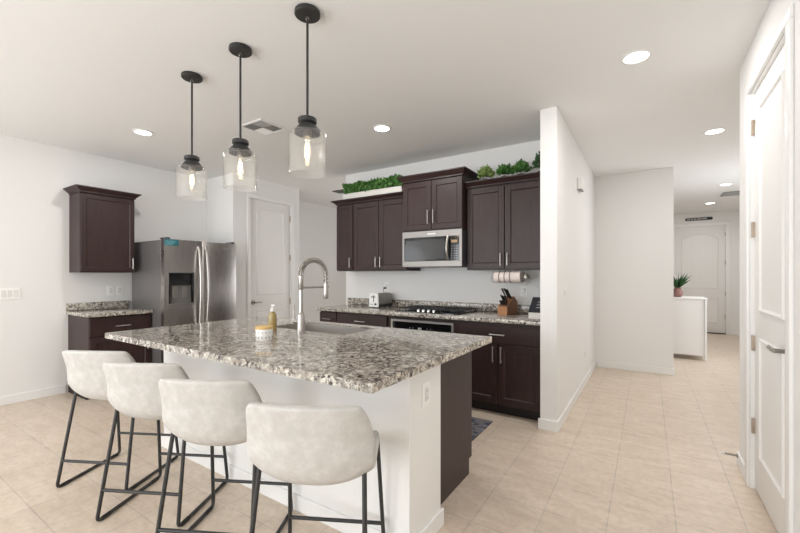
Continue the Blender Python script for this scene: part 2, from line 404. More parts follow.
def casing(n, label, loc, rotz, wd, ht, cw=.062):
    mb = MB()
    # jamb
    mb.box(-.012, 0, 0.0, .10, 0, ht+.012).box(wd, wd+.012, 0.0, .10, 0, ht+.012).box(0, wd, 0.0, .10, ht, ht+.012)
    for x0, x1 in ((-.012-cw, -.006), (wd+.006, wd+.012+cw)):
        mb.box(x0, x1, -.016, 0, 0, ht+.006, .004)
    mb.box(-.012-cw, wd+.012+cw, -.016, 0, ht+.006, ht+.006+cw, .004)
    o = mb.build('trim_%d' % n, M['trim'], None, 40); o.location = loc; o.rotation_euler = (0, 0, R(rotz))
    tag(o, label, 'door casing', kind='structure')
    return o
def rect(x0, x1, z0, z1): return [(x0, z0), (x1, z0), (x1, z1), (x0, z1)]
# pantry door (faces +x)
wd = DP1-DP0
door(1, 'white two panel pantry door beside the fridge', (PX, DP0, 0), 90, wd, 2.44,
     [rect(.13, wd-.13, 1.02, 2.31), rect(.13, wd-.13, .22, .80)], wd+.004, (.065, .915, 1))
casing(1, 'white casing around the pantry door', (PX, DP0, 0), 90, wd, 2.44, .05)
# closet door on the right (faces -x), local x runs toward the camera
wd = DR1-DR0
door(2, 'tall white two panel door at the right edge', (XR, DR1, 0), -90, wd, 2.44,
     [rect(.15, wd-.15, 1.10, 2.31), rect(.15, wd-.15, .24, .95)], .004, (wd-.065, .965, -1), .02)
casing(2, 'white casing around the tall right door', (XR, DR1, 0), -90, wd, 2.44, .06)
# entry door
wd = EX1-EX0
t = door(3, 'white front door with arched upper panel at the end of the hall', (EX0, 11.1, 0), 0, wd, 2.43,
     [arch(.12, wd-.12, 1.02, 2.14, .13), rect(.12, wd-.12, .25, .80)], wd+.004, None, .03)
MB().box(.005, wd-.005, .0, .06, .0, .022).build('door_sweep', M['black_plastic'], t)
mb = MB()
for k in range(1, 5): mb.box(.12+k*(wd-.24)/5-.003, .12+k*(wd-.24)/5+.003, .0235, .027, 1.08, 2.12)
mb.build('plank_grooves', M['trim'], t)
casing(3, 'white casing around the front door', (EX0, 11.1, 0), 0, wd, 2.435, .07)
# door behind the tall right door opening is closed by a back board of the closet
struct('wall_closet', MB().box(XR+T+.02, XR+T+.05, DR0-.1, DR1+.1, 0, CH), M['wall'], 'closet wall', 'wall')

# ------------------------------------------------------------ cabinets (local: back at y=0, front toward -y, x from 0)
def bar_handle(mb, p0, p1, out=.028, r=.0055):
    """p0,p1 in (x,y,z) at the face"""
    a, b = Vector(p0), Vector(p1); d = (b-a).normalized(); o = Vector((0, -out, 0))
    mb.tube([a-d*.012+o, b+d*.012+o], r, 10)
    mb.cyl(a, a+o, r*.85, 10); mb.cyl(b, b+o, r*.85, 10)
    return mb
def shaker(name, parent, x0, x1, z0, z1, yf, th=.020, rail=.058, handle=None, raised=False, m=None):
    m = m or M['wood']; g = .0025
    x0 += g; x1 -= g; z0 += g; z1 -= g; yb = yf+th
    mb = MB()
    mb.box(x0, x0+rail, yf, yb, z0, z1, .0015, 1).box(x1-rail, x1, yf, yb, z0, z1, .0015, 1)
    mb.box(x0+rail, x1-rail, yf, yb, z0, z0+rail, .0015, 1).box(x0+rail, x1-rail, yf, yb, z1-rail, z1, .0015, 1)
    mb.box(x0+rail-.002, x1-rail+.002, yf+.009, yb-.002, z0+rail-.002, z1-rail+.002)
    # small inner bead
    b = .007
    X0, X1, Z0, Z1 = x0+rail, x1-rail, z0+rail, z1-rail
    mb.prism([(X0, yf+.003), (X0+b, yf+.009), (X0, yf+.009)], 'z', Z0, Z1)
    mb.prism([(X1, yf+.003), (X1-b, yf+.009), (X1, yf+.009)], 'z', Z0, Z1)
    mb.prism([(yf+.003, Z0), (yf+.009, Z0+b), (yf+.009, Z0)], 'x', X0, X1)
    mb.prism([(yf+.003, Z1), (yf+.009, Z1-b), (yf+.009, Z1)], 'x', X0, X1)
    o = mb.build(name, m, parent)
    if handle:
        hx, hz0, hz1 = handle
        bar_handle(MB(), (hx, yf, hz0), (hx, yf, hz1)).build('handle', M['nickel'], o, 40)
    return o
def slab_drawer(parent, x0, x1, z0, z1, yf, handle=True, th=.02, hw=.12):
    g = .0025
    o = MB().box(x0+g, x1-g, yf, yf+th, z0+g, z1-g, .004, 2).build('drawer', M['wood'], parent)
    if handle:
        c = (x0+x1)/2; zc = (z0+z1)/2
        bar_handle(MB(), (c-hw/2, yf, zc), (c+hw/2, yf, zc)).build('handle', M['nickel'], o, 40)
    return o
def crown(parent, w, d, z0, z1, exl=.05, exr=.05, back=0):
    mb = MB(); zz = z1-.012; y1 = -.001
    mb.box(-min(exl, .006), w+min(exr, .006), -d-.006, y1, z0, z0+.014)
    mb.frustum((-min(exl, .008), w+min(exr, .008), -d-.008, y1), z0+.014, (-exl*.9, w+exr*.9, -d-.045, y1), zz)
    mb.box(-exl, w+exr, -d-.05, y1, zz, z1)
    return mb.build('crown_moulding', M['wood'], parent)
def upper(label, loc, rotz, w, d, z0, z1, zc, doors, exl, exr, rail=.058):
    t = thing('wall_cabinet', label, 'cabinet', (loc[0], loc[1], z0), rotz)
    z1 -= z0; zc -= z0
    df = d-.021
    MB().box(.001, w-.001, -df, -.001, 0, z1, .001, 1).build('cabinet_body', M['wood'], t)
    for (a, b, hx) in doors:
        shaker('door', t, a, b, .012, z1-.012, -d, handle=(hx, .055, .16), rail=rail)
    crown(t, w, d, z1, zc, exl, exr)
    return t
# kitchen uppers
upper('narrow single door dark wall cabinet at the far left of the range wall', (-3.51, YK), 0, .29, .33, 1.372, 2.25, 2.305, [(.005, .285, .25)], .05, 0, .05)
upper('two door dark wall cabinet left of the microwave', (-3.22, YK), 0, .824, .33, 1.372, 2.25, 2.305, [(.005, .410, .378), (.413, .82, .447)], 0, 0)
upper('two door dark wall cabinet right of the microwave', (-1.645, YK), 0, .862, .33, 1.372, 2.25, 2.31, [(.008, .414, .380), (.417, .855, .451)], 0, 0)
t = thing('wall_cabinet', 'raised two door dark wall cabinet above the microwave', 'cabinet', (-2.395, YK, 1.815))
MB().box(.001, .747, -.405, -.001, 0, .565, .001, 1).build('cabinet_body', M['wood'], t)
shaker('door', t, .004, .373, .01, .555, -.426, handle=(.340, .085, .215)); shaker('door', t, .376, .744, .01, .555, -.426, handle=(.409, .085, .215))
crown(t, .748, .426, .565, .635, .05, .05)

# left wall upper
t = upper('single door dark wall cabinet above the small counter', (XL, 1.632), 90, .528, .33, 1.348, 2.225, 2.288, [(.003, .525, .497)], .055, .05, .045)

# base cabinets
def base(label, loc, rotz, w, d, parts, z1=.875, toe=.1, toed=.07, sides=None):
    t = thing('base_cabinet', label, 'cabinet', (loc[0], loc[1], 0), rotz)
    df = d-.021
    MB().box(.001, w-.001, -df, -.001, toe, z1, .001, 1).build('cabinet_body', M['wood'], t)
    MB().box(.002, w-.002, -df+toed, -.002, 0, toe-.001).build('toe_kick', M['wood_dark'], t)
    for p in parts:
        if p[0] == 'drawer': slab_drawer(t, p[1], p[2], p[3], p[4], -d)
        elif p[0] == 'door': shaker('door', t, p[1], p[2], p[3], p[4], -d, handle=p[5], raised=True)
    return t
KD = .68   # depth of the kitchen run boxes
base('narrow dark base cabinet with one drawer at the left end of the range counter', (-3.475, YK), 0, .285, KD,
     [('drawer', .005, .28, .70, .86), ('door', .005, .28, .115, .69, (.245, .52, .64))])
base('dark base cabinet with a drawer beneath the toaster', (-3.19, YK), 0, .755, KD,
     [('drawer', .005, .75, .70, .86), ('door', .005, .375, .115, .69, (.34, .52, .64)), ('door', .38, .75, .115, .69, (.415, .52, .64))])
base('two door dark base cabinet with one wide drawer beneath the knife block', (-1.585, YK), 0, .803, KD,
     [('drawer', .005, .80, .68, .845), ('door', .005, .398, .115, .672, (.362, .515, .64)), ('door', .402, .798, .115, .672, (.438, .515, .64))])
t = thing('oven_cabinet', 'dark cabinet framing the built in oven', 'cabinet', (-2.433, YK, 0))
mb = MB().box(.001, .045, -.659, -.001, .1, .875).box(.80, .846, -.659, -.001, .1, .875).box(.045, .80, -.659, -.001, .845, .875).box(.045, .80, -.659, -.001, .1, .2)
mb.build('cabinet_body', M['wood'], t); MB().box(.002, .845, -.59, -.002, 0, .099).build('toe_kick', M['wood_dark'], t)
# oven
t = thing('wall_oven', 'black glass oven with a steel frame beneath the cooktop', 'oven', (-2.386, YK, .201))
MB().box(.002, .75, -.655, -.02, .001, .64).build('oven_body', M['grey_dark'], t)
mb = MB().box(.0, .752, -.685, -.661, .615, .638, .002, 1).box(.0, .022, -.685, -.661, .005, .614, .002, 1).box(.73, .752, -.685, -.661, .005, .614, .002, 1).box(.023, .729, -.685, -.661, .005, .03, .002, 1)
mb.build('steel_frame', M['nickel'], t)
pn = MB().box(.024, .728, -.68, -.661, .49, .613).build('control_panel', M['black_glass'], t)
mb = MB().box(.345, .362, -.6815, -.6801, .545, .563).box(.368, .385, -.6815, -.6801, .545, .563)
mb.build('display', M['mark'], pn)
for x in (.24, .28, .45, .49): MB().box(x, x+.008, -.6812, -.6801, .55, .558).build('touch_key', M['mark_dim'], pn)
MB().box(.024, .728, -.68, -.661, .031, .488, .002, 1).build('oven_door', M['black_glass'], t)
bar_handle(MB(), (.07, -.68, .45), (.68, -.68, .45), .045, .011).build('handle', M['steel'], t, 40)

# kitchen counter with backsplash
CX0, CX1 = -3.49, -.782
o = MB().box(CX0, CX1, 3.48, YK-.001, .877, .914, .006, 3).build('granite_counter', M['granite'], None, 40)
tag(o, 'long speckled granite counter along the range wall', 'countertop')
o2 = MB().box(-3.575, CX1, YK-.021, YK-.001, .9145, 1.0, .003, 2).build('backsplash', M['granite'], o, 40)

# cooktop
t = thing('gas_cooktop', 'black gas cooktop with four steel knobs set in the granite', 'cooktop', (-2.0, 3.87, .9145))
def rrect(x0, x1, y0, y1, r, n=6):
    pts = []
    for cx, cy, a in ((x1-r, y0+r, -90), (x1-r, y1-r, 0), (x0+r, y1-r, 90), (x0+r, y0+r, 180)):
        for k in range(n+1): pts.append((cx+r*math.cos(R(a+90*k/n)), cy+r*math.sin(R(a+90*k/n))))
    return pts
MB().prism(rrect(-.40, .40, -.29, .24, .06), 'z', 0, .010).build('glass_top', M['black_glass'], t)
for gx in (-.25, 0.005, .26):
    mb = MB(); z = .034; a, b = gx-.118, gx+.118; y0, y1 = -.20, .20
    if gx < .1 and gx > -.1: y0 = -.17
    mb.tube([(a, y0, z), (b, y0, z), (b, y1, z), (a, y1, z)], .006, 8, closed=True)
    for x in (gx-.05, gx, gx+.05): mb.cyl((x, y0, z), (x, y1, z), .005, 8)
    for y in (-.1, .0, .1): mb.cyl((a, y, z), (b, y, z), .005, 8)
    for x in (a, b):
        for y in (y0, y1): mb.cyl((x, y, .0102), (x, y, z), .006, 8)
    mb.build('burner_grate', M['iron'], t, 40)
for bx, by, br in ((-.25, .10, .045), (-.25, -.10, .035), (.005, .03, .055), (.26, .10, .035), (.26, -.10, .045)):
    MB().lathe([(0, .022), (br*.7, .022), (br*.75, .018), (br, .016), (br, .0102), (0, .0102)], (bx, by, 0), 24).build('burner', M['iron'], t, 40)
for k in range(4):
    MB().lathe([(0, .034), (.014, .034), (.0165, .03), (.0175, .0102), (0, .0102)], (-.095+.063*k, -.25, 0), 20).build('knob', M['chrome'], t, 50)

# microwave (over the range), face at y=3.76
t = thing('microwave', 'stainless over-range microwave with dark window and curved handle', 'microwave', (-2.392, YK, 1.413))
W_, D_, H_ = .742, .43, .398
MB().box(0.002, W_-.002, -D_+.03, -.001, 0.004, H_, .002, 1).build('housing', M['grey_dark'], t)
mb = MB()
yf = -D_-.005; yb = -D_+.029
mb.box(0, W_, yf, yb, H_-.07, H_, .002, 1).box(0, W_, yf, yb, 0, .062, .002, 1).box(0, .025, yf, yb, .0625, H_-.0705, .001, 1).box(W_-.03, W_, yf, yb, .0625, H_-.0705, .001, 1)
mb.build('steel_frame', M['steel'], t)
MB().box(.026, .58, yf+.001, yb, .063, H_-.071, .002, 1).build('door', M['black_glass'], t)
MB().box(.05, .54, yf-.0005, yf+.0009, .083, H_-.10).build('window', M['window'], t)
pn = MB().box(.582, W_-.031, yf+.002, yb, .063, H_-.071).build('control_panel', M['black_glass'], t)
for r_ in range(6):
    for c_ in range(3): MB().box(.620+.03*c_, .630+.03*c_, yf+.0008, yf+.0019, .085+.026*r_, .091+.026*r_).build('key', M['mark_dim'], pn)
MB().box(.62, .69, yf+.0008, yf+.0019, .255, .285).build('display', mat('amber_display', (.35, .22, .10), .3), pn)
pts = [(.583, yf-.006-.038*math.sin(math.pi*k/12), .075+k*(.25/12)) for k in range(13)]
mb = MB(); mb.tube(pts, .013, 12); mb.build('handle', M['nickel'], t, 50)
MB().box(.33, .43, yf-.0012, yf-.0001, H_-.042, H_-.03).build('badge', M['mark'], t)
MB().box(.03, W_-.03, -D_+.06, -.05, -.006, .003).build('vent_grille', M['grey_dark'], t)

# ------------------------------------------------------------ left counter + base + fridge
base('dark base cabinet with one drawer between the left wall and the fridge', (XL, 1.622), 90, .598, .60,
     [('drawer', .003, .595, .665, .86), ('door', .003, .595, .115, .655, (.55, .48, .6))])
o = MB().box(XL+.001, -4.865, 1.602, 2.223, .877, .914, .006, 3).build('granite_counter', M['granite'], None, 40)
tag(o, 'short granite counter beside the fridge against the left wall', 'countertop')
MB().box(XL+.001, XL+.021, 1.602, 2.222, .9145, 1.0, .003, 2).build('backsplash', M['granite'], o, 40)

t = thing('refrigerator', 'stainless side by side fridge with ice dispenser and curved handles', 'refrigerator', (XL+.07, 2.228, 0), 90)
FW, FD = .925, .795   # width, full depth from local y=0
MB().box(.004, FW-.004, -FD+.075, 0, .03, 1.725, .004, 2).build('cabinet_body', M['fridge_side'], t)
MB().box(.02, FW-.02, -FD+.09, -.02, 0.0, .029).build('base_grille', M['black_plastic'], t)
split = .443
def fdoor(x0, x1, hole=None):
    mb = MB(); y0, y1 = -FD, -FD+.068; z0, z1 = .06, 1.735
    if hole:
        hx0, hx1, hz0, hz1 = hole
        mb.box(x0, hx0, y0, y1, z0, z1).box(hx1, x1, y0, y1, z0, z1).box(hx0, hx1, y0, y1, z0, hz0).box(hx0, hx1, y0, y1, hz1, z1)
        mb.box(hx0, hx1, y1-.008, y1, hz0, hz1)
    else:
        mb.box(x0, x1, y0, y1, z0, z1, .008, 3)
    return mb
hole = (.055, .345, .965, 1.345)
d1 = fdoor(.003, split-.003, hole).build('freezer_door', M['fridge'], t)
d2 = fdoor(split+.003, FW-.003).build('fridge_door', M['fridge'], t, 40)
ds = MB().box(.057, .343, -FD+.030, -FD+.059, 1.20, 1.343).box(.057, .075, -FD+.003, -FD+.0299, .967, 1.343).box(.325, .343, -FD+.003, -FD+.0299, .967, 1.343)
ds = ds.build('dispenser', M['black_glass'], d1)
MB().box(.076, .324, -FD+.05, -FD+.059, .967, 1.199).build('dispenser_niche', mat('dispenser_grey', (.20, .19, .185), .4), ds)
MB().box(.058, .342, -FD-.004, -FD+.05, .967, .985, .002, 1).build('drip_tray', M['steel'], ds)
MB().box(.235, .315, -FD+.024, -FD+.0295, 1.25, 1.32).build('dispenser_display', M['black_plastic'], ds)
mb = MB().box(.11, .18, -FD+.035, -FD+.045, 1.05, 1.19, .003).box(.22, .29, -FD+.035, -FD+.045, 1.05, 1.19, .003); mb.build('paddle', M['steel'], ds)
mb = MB(); e = .008
mb.box(.047, .055, -FD-.003, -FD+.0, .957, 1.353).box(.345, .353, -FD-.003, -FD+.0, .957, 1.353).box(.055, .345, -FD-.003, -FD, 1.345, 1.353).box(.055, .345, -FD-.003, -FD, .957, .965)
mb.build('dispenser_bezel', M['steel'], ds)
for dd, hx in ((d1, split-.042), (d2, split+.046)):
    sgn = -1 if hx < split else 1
    n = 16; pts = [(hx+sgn*(.004*math.sin(math.pi*k/n)), -FD-.012-.055*math.sin(math.pi*k/n)**.7 if 0 < k < n else -FD-.002, .60+1.065*k/n) for k in range(n+1)]
    MB().tube(pts, .016, 12).build('handle', M['nickel'], dd, 50)
lb = MB().box(.006, .165, -FD-.0012, -FD-.0002, 1.66, 1.733).build('energy_label', M['teal'], d1)
mb = MB(); 
for k in range(4): mb.box(.02, .10+.012*k, -FD-.0018, -FD-.0013, 1.668+.014*k, 1.672+.014*k)
mb.build('label_print', mat('teal_print', (.25, .5, .55), .5), lb)
MB().box(.73, .80, -FD-.001, -FD+.0005, 1.655, 1.663).build('badge', M['mark'], d2)
for x in (.03, FW-.07): MB().box(x, x+.045, -FD+.005, -FD+.15, 1.7355, 1.755, .003).build('hinge_cover', M['grey_dark'], t)

# ------------------------------------------------------------ island
IX0, IX1, IY0, IY1 = -3.205, -.865, 1.15, 2.462
SX0, SX1, SY0, SY1 = -2.50, -1.72, 1.985, 2.36
t = thing('kitchen_island', 'white panelled island base with a dark cabinet side', 'kitchen island', (-2.03, 1.95, 0))
ox_, oy_ = -2.03, 1.95
def ib(x0, x1, y0, y1, z0, z1, *a): return MB().box(x0-ox_, x1-ox_, y0-oy_, y1-oy_, z0, z1, *a)
ib(-3.14, -.92, 1.508, 1.825, 0, .876, .002, 1).build('white_knee_wall', M['trim'], t)
mb = ib(-3.154, -.906, 1.496, 1.508, 0, bh, .003, 1); mb.box(-.92-ox_, -.906-ox_, 1.508-oy_, 1.839-oy_, 0, bh, .003, 1)
mb.build('baseboard', M['trim'], t)
# dark cabinet box as shell open under the sink
mb = ib(-3.06, -3.04, 1.826, 2.42, .1, .876)
mb.box(-3.04-ox_, -1.022-ox_, 1.826-oy_, 1.84-oy_, .1, .876).box(-3.04-ox_, -1.022-ox_, 2.40-oy_, 2.42-oy_, .1, .876).box(-3.04-ox_, -1.022-ox_, 1.84-oy_, 2.40-oy_, .1, .12)
mb.build('cabinet_body', M['wood'], t)
mb = MB().box(-1.02-ox_, -1.0-ox_, 1.826-oy_, 2.40-oy_, 0, .876).box(-1.02-ox_, -1.0-ox_, 2.40-oy_, 2.445-oy_, .1, .876)
mb.build('side_panel', M['wood'], t)
ib(-3.05, -1.021, 1.83, 2.35, 0, .099).build('toe_kick', M['wood_dark'], t)
# far side doors
dt = thing  # doors face +y : built through a rotated sub object
for k, (a, b) in enumerate([(-3.055, -2.62), (-2.615, -2.13), (-2.125, -1.64), (-1.635, -1.02)]):
    mb = ib(a, b, 2.421, 2.441, .115, .866, .002, 1)
    dd = mb.build('door', M['wood'], t)
    hx = (b-.04 if k % 2 == 0 else a+.04)-ox_
    h = MB(); h.tube([(hx, 2.469-oy_, .70), (hx, 2.469-oy_, .83)], .0055, 10); h.cyl((hx, 2.441-oy_, .71), (hx, 2.469-oy_, .71), .005, 8); h.cyl((hx, 2.441-oy_, .82), (hx, 2.469-oy_, .82), .005, 8)
    h.build('handle', M['nickel'], dd, 40)
# outlet on the end
def outlet(name, label, loc, rotz, gangs, kind='outlet', ht=.118, gw=.046, w0=.072):
    t = thing(name, label, 'light switch' if kind == 'switch' else 'outlet', loc, rotz)
    w_ = w0+gw*(gangs-1)
    MB().box(-w_/2, w_/2, -.006, -.0008, -ht/2, ht/2, .002, 2).build('wall_plate', M['plastic'], t)
    for g_ in range(gangs):
        x = (g_-(gangs-1)/2)*gw
        p = MB().box(x-.0165, x+.0165, -.010, -.0062, -.033, .033, .0015, 1).build('rocker' if kind == 'switch' else 'socket', mat('insert', (.74, .74, .72), .35) if kind != 'x' else M['plastic'], t)
        if kind == 'outlet':
            for z in (-.017, .017):
                for dx in (-.006, .006): MB().box(x+dx-.001, x+dx+.001, -.0104, -.0101, z-.004, z+.004).build('slot', M['grey_dark'], p)
    return t
outlet('power_outlet', 'white power outlet on the end of the island', (-.92, 1.66, .735), 90, 1)

# countertop with sink hole
bm = MB()
xs = [IX0, SX0, SX1, IX1]; ys = [IY0, SY0, SY1, IY1]
zt, zb = .914, .877
g = {}
def V(i, j, z): 
    k = (i, j, z)
    if k not in g: g[k] = bm.bm.verts.new((xs[i]-ox_, ys[j]-oy_, z))
    return g[k]
for i in range(3):
    for j in range(3):
        if i == 1 and j == 1: continue
        bm.bm.faces.new((V(i, j, zt), V(i+1, j, zt), V(i+1, j+1, zt), V(i, j+1, zt)))
        bm.bm.faces.new((V(i, j, zb), V(i, j+1, zb), V(i+1, j+1, zb), V(i+1, j, zb)))
for k in range(3):
    bm.bm.faces.new((V(k, 0, zb), V(k+1, 0, zb), V(k+1, 0, zt), V(k, 0, zt)))
    bm.bm.faces.new((V(k+1, 3, zb), V(k, 3, zb), V(k, 3, zt), V(k+1, 3, zt)))
    bm.bm.faces.new((V(0, k+1, zb), V(0, k, zb), V(0, k, zt), V(0, k+1, zt)))
    bm.bm.faces.new((V(3, k, zb), V(3, k+1, zb), V(3, k+1, zt), V(3, k, zt)))
for a, b in (((1, 1), (2, 1)), ((2, 1), (2, 2)), ((2, 2), (1, 2)), ((1, 2), (1, 1))):
    bm.bm.faces.new((V(*a, zt), V(*b, zt), V(*b, zb), V(*a, zb)))
es = [e for e in bm.bm.edges if len(e.link_faces) == 2 and e.calc_face_angle(0) > 1]
bmesh.ops.bevel(bm.bm, geom=es, offset=.006, segments=3, affect='EDGES', profile=.5)
o = bm.build('granite_counter', M['granite'], None, 40); o.location = (ox_, oy_, 0)
tag(o, 'large speckled granite island top with an undermount sink', 'countertop')
# sink
t = thing('kitchen_sink', 'stainless undermount sink basin in the island', 'sink', ((SX0+SX1)/2, (SY0+SY1)/2, .66))
a, b = (SX1-SX0)/2-.002, (SY1-SY0)/2-.002; hz = .247
mb = MB(); th = .003
prof = [(0, hz), (0.0, .04), (.02, .008), (.05, 0)]
def sinkshell(off, flip):
    rings = []
    for d, z in [(0, hz), (0, .05), (.012, .015), (.05, 0.003)]:
        rings.append([mb.bm.verts.new((x, y, z+(off if z < .1 else 0))) for x, y in rrect(-a+d+off, a-d-off, -b+d+off, b-d-off, max(.012-off, .004), 4)])
    for A, B in zip(rings, rings[1:]):
        n = len(A)
        for i in range(n): mb.bm.faces.new((A[i], A[(i+1) % n], B[(i+1) % n], B[i]))
    mb.bm.faces.new(rings[-1])
    return rings[0]
r1 = sinkshell(0, 0); r2 = sinkshell(th, 1)
for i in range(len(r1)): mb.bm.faces.new((r1[i], r1[(i+1) % len(r1)], r2[(i+1) % len(r1)], r2[i]))
mb.build('basin', M['sink_steel'], t, 40)
MB().lathe([(0, .0085), (.035, .0085), (.045, .011), (.045, .0065), (0, .0065)], (0.1, .04, 0), 24).build('drain', M['chrome'], t, 40)

# faucet
t = thing('kitchen_faucet', 'tall stainless spring neck faucet behind the sink', 'faucet', (-2.062, 1.908, .9145))
MB().lathe([(0, 0), (.030, 0), (.030, .008), (.026, .012), (.0255, .12), (.020, .135), (.0145, .14), (.0135, .30), (.017, .305), (.017, .40), (.012, .405), (0, .405)], (0, 0, 0), 28).build('faucet_body', M['nickel'], t, 35)
arcp = []
for k in range(33):
    a_ = math.pi*(1-k/32); arcp.append((0, .125+.125*math.cos(a_), .405+.110*math.sin(a_)))
arcp = arcp + [(0, .25, .405-.02*k) for k in range(1, 4)]
MB().tube(arcp, .0075, 12).build('hose', M['nickel_dark'], t, 50)
# coil
import itertools
cp = []
P_ = [Vector(p) for p in arcp]; turns = 24; tot = len(P_)-1; K = turns*14
for k in range(K+1):
    s_ = k/K*tot; i = min(int(s_), tot-1); f_ = s_-i; p = P_[i].lerp(P_[i+1], f_); tg = (P_[i+1]-P_[i]).normalized()
    a_ = Vector((1, 0, 0)); b_ = tg.cross(a_); an = 2*math.pi*turns*k/K
    cp.append(p+(a_*math.cos(an)+b_*math.sin(an))*.0165)
MB().tube(cp, .0036, 6).build('spring_coil', M['nickel_dark'], t, 60)
MB().lathe([(0, 0), (.014, 0), (.019, .01), (.019, .05), (.015, .085), (.013, .12), (0, .12)], (0, .25, .225), 24).build('spray_head', M['nickel'], t, 40)
mb = MB(); mb.cyl((0, .015, .315), (0, .235, .315), .0065, 12); mb.lathe([(.019, -.012), (.023, -.012), (.023, .012), (.019, .012)], (0, .25, .315), 24, closed=True)
mb.build('support_arm', M['nickel'], t, 40)
mb = MB(); mb.cyl((-.02, 0, .075), (-.075, 0, .075), .014, 16); mb.tube([(-.066, 0, .08), (-.068, 0, .13), (-.072, 0, .19)], [.006, .0045, .004], 10)
mb.build('lever_handle', M['nickel_dark'], t, 40)

# soap bottle
t = thing('soap_dispenser', 'amber soap bottle with white pump beside the sink', 'soap dispenser', (-2.325, 1.875, .9145))
MB().lathe([(0, 0), (.027, 0), (.030, .005), (.030, .105), (.026, .122), (.013, .130), (.013, .138), (0, .138)], seg=28).build('bottle', M['soap'], t, 35)
mb = MB().lathe([(0, .1385), (.016, .1385), (.016, .154), (.006, .156), (.005, .178), (0, .178)], seg=20); mb.box(-.009, .032, -.007, .007, .178, .188, .003)
mb.build('pump', M['paper'], t, 40)
# jar
t = thing('ceramic_jar', 'white patterned ceramic jar with pale wooden lid on the island', 'jar', (-2.02, 1.565, .9145))
b_ = MB().lathe([(0, 0), (.049, 0), (.052, .004), (.052, .066), (.049, .07), (0, .07)], seg=40).build('jar_body', M['jar'], t, 40)
mb = MB()
for k in range(14):
    an = 2*math.pi*k/14
    for z in (.02, .05):
        c_, s_ = math.cos(an), math.sin(an); p = Vector((.0522*c_, .0522*s_, z)); tg = Vector((-s_, c_, 0))
        mb.tube([p-tg*.007, p+tg*.007], .0009, 5); mb.tube([p-Vector((0, 0, .008)), p+Vector((0, 0, .008))], .0009, 5)
mb.build('jar_pattern', M['grey_dark'], b_)
MB().lathe([(0, .0702), (.053, .0702), (.054, .075), (.053, .084), (.046, .088), (0, .088)], seg=40).build('lid', M['lid'], t, 40)

# mat on kitchen floor
o = MB().box(-2.25, -1.17, 2.72, 3.36, .0008, .008, .003, 1).build('floor_mat', M['mat'], None); tag(o, 'blue grey patterned mat between the island and the range', 'floor mat')

# ------------------------------------------------------------ counter things
t = thing('toaster', 'white and steel two slot toaster on the range counter', 'toaster', (-2.85, 3.985, .9145), -4)
MB().box(-.062, .062, -.13, .15, .012, .175, .018, 4).build('toaster_shell', M['steel'], t, 40)
MB().prism([(-.075, .01), (.070, .01), (.064, .178), (-.066, .178)], 'y', -.150, -.1305).build('front_panel', M['plastic'], t)
MB().box(-.058, .0635, -.125, .145, .004, .045, .004).build('lower_skirt', M['black_plastic'], t, 40)
for x in (-.030, .012): MB().box(x, x+.024, -.11, .13, .1755, .1768).build('slot', M['black_plastic'], t)
MB().box(-.006, .006, -.1512, -.1502, .07, .155).build('lever_track', M['grey_dark'], t)
MB().box(-.03, .03, -.166, -.1514, .128, .140, .003).build('lever', M['grey_dark'], t)
MB().cyl((.035, -.1502, .045), (.035, -.162, .045), .014, 16).build('dial', M['grey_dark'], t, 40)
for x in (-.05, -.03, -.01): MB().box(x-.006, x+.006, -.1535, -.1502, .035, .047).build('button', M['mark_dim'], t)
for x in (-.045, .045):
    for y in (-.1, .12): MB().cyl((x, y, 0), (x, y, .0038), .012, 12).build('foot', M['rubber'], t)

t = outlet('power_outlet', 'white outlet on the range wall above the toaster', (-2.915, YK, 1.165), 0, 1)
t = thing('power_plug', 'black plug and cord in the outlet above the toaster', 'plug', (-2.93, YK-.0105, 1.148))
MB().box(-.013, .013, -.03, -.001, -.012, .012, .004).build('plug_body', M['black_plastic'], t)
MB().tube([(0, -.028, -.003), (.0, -.045, -.02), (.01, -.04, -.08), (.02, -.045, -.12)], .003, 8).build('cord', M['black_plastic'], t, 60)

# knife block
t = thing('knife_block', 'wooden knife block with black handled knives on the range counter', 'knife block', (-1.215, 3.93, .9145), -16)
MB().prism([(-.085, 0), (.10, 0), (.10, .13), (.035, .185), (-.085, .085)], 'x', -.055, .055).build('block', M['acacia'], t)
MB().box(-.056, .056, -.0955, -.0857, .0, .085, .002, 1).build('front_block', M['acacia_light'], t)
hd = Vector((0, -.62, .78)).normalized()
k = 0
for (x, f_) in ((-.036, .9), (-.012, .92), (.014, .85), (.036, .8), (-.036, .55), (-.012, .5), (.014, .45), (-.03, .2), (-.01, .2), (.012, .2), (.034, .2)):
    p = Vector((x, -.085+.12*f_, .085+.10*f_)); l_ = .115 if f_ > .7 else (.075 if f_ > .4 else .05)
    MB().tube([p+hd*.001, p+hd*l_*.5, p+hd*l_], [.008, .007, .0085], 8).build('knife_handle', M['black_plastic'], t, 50)

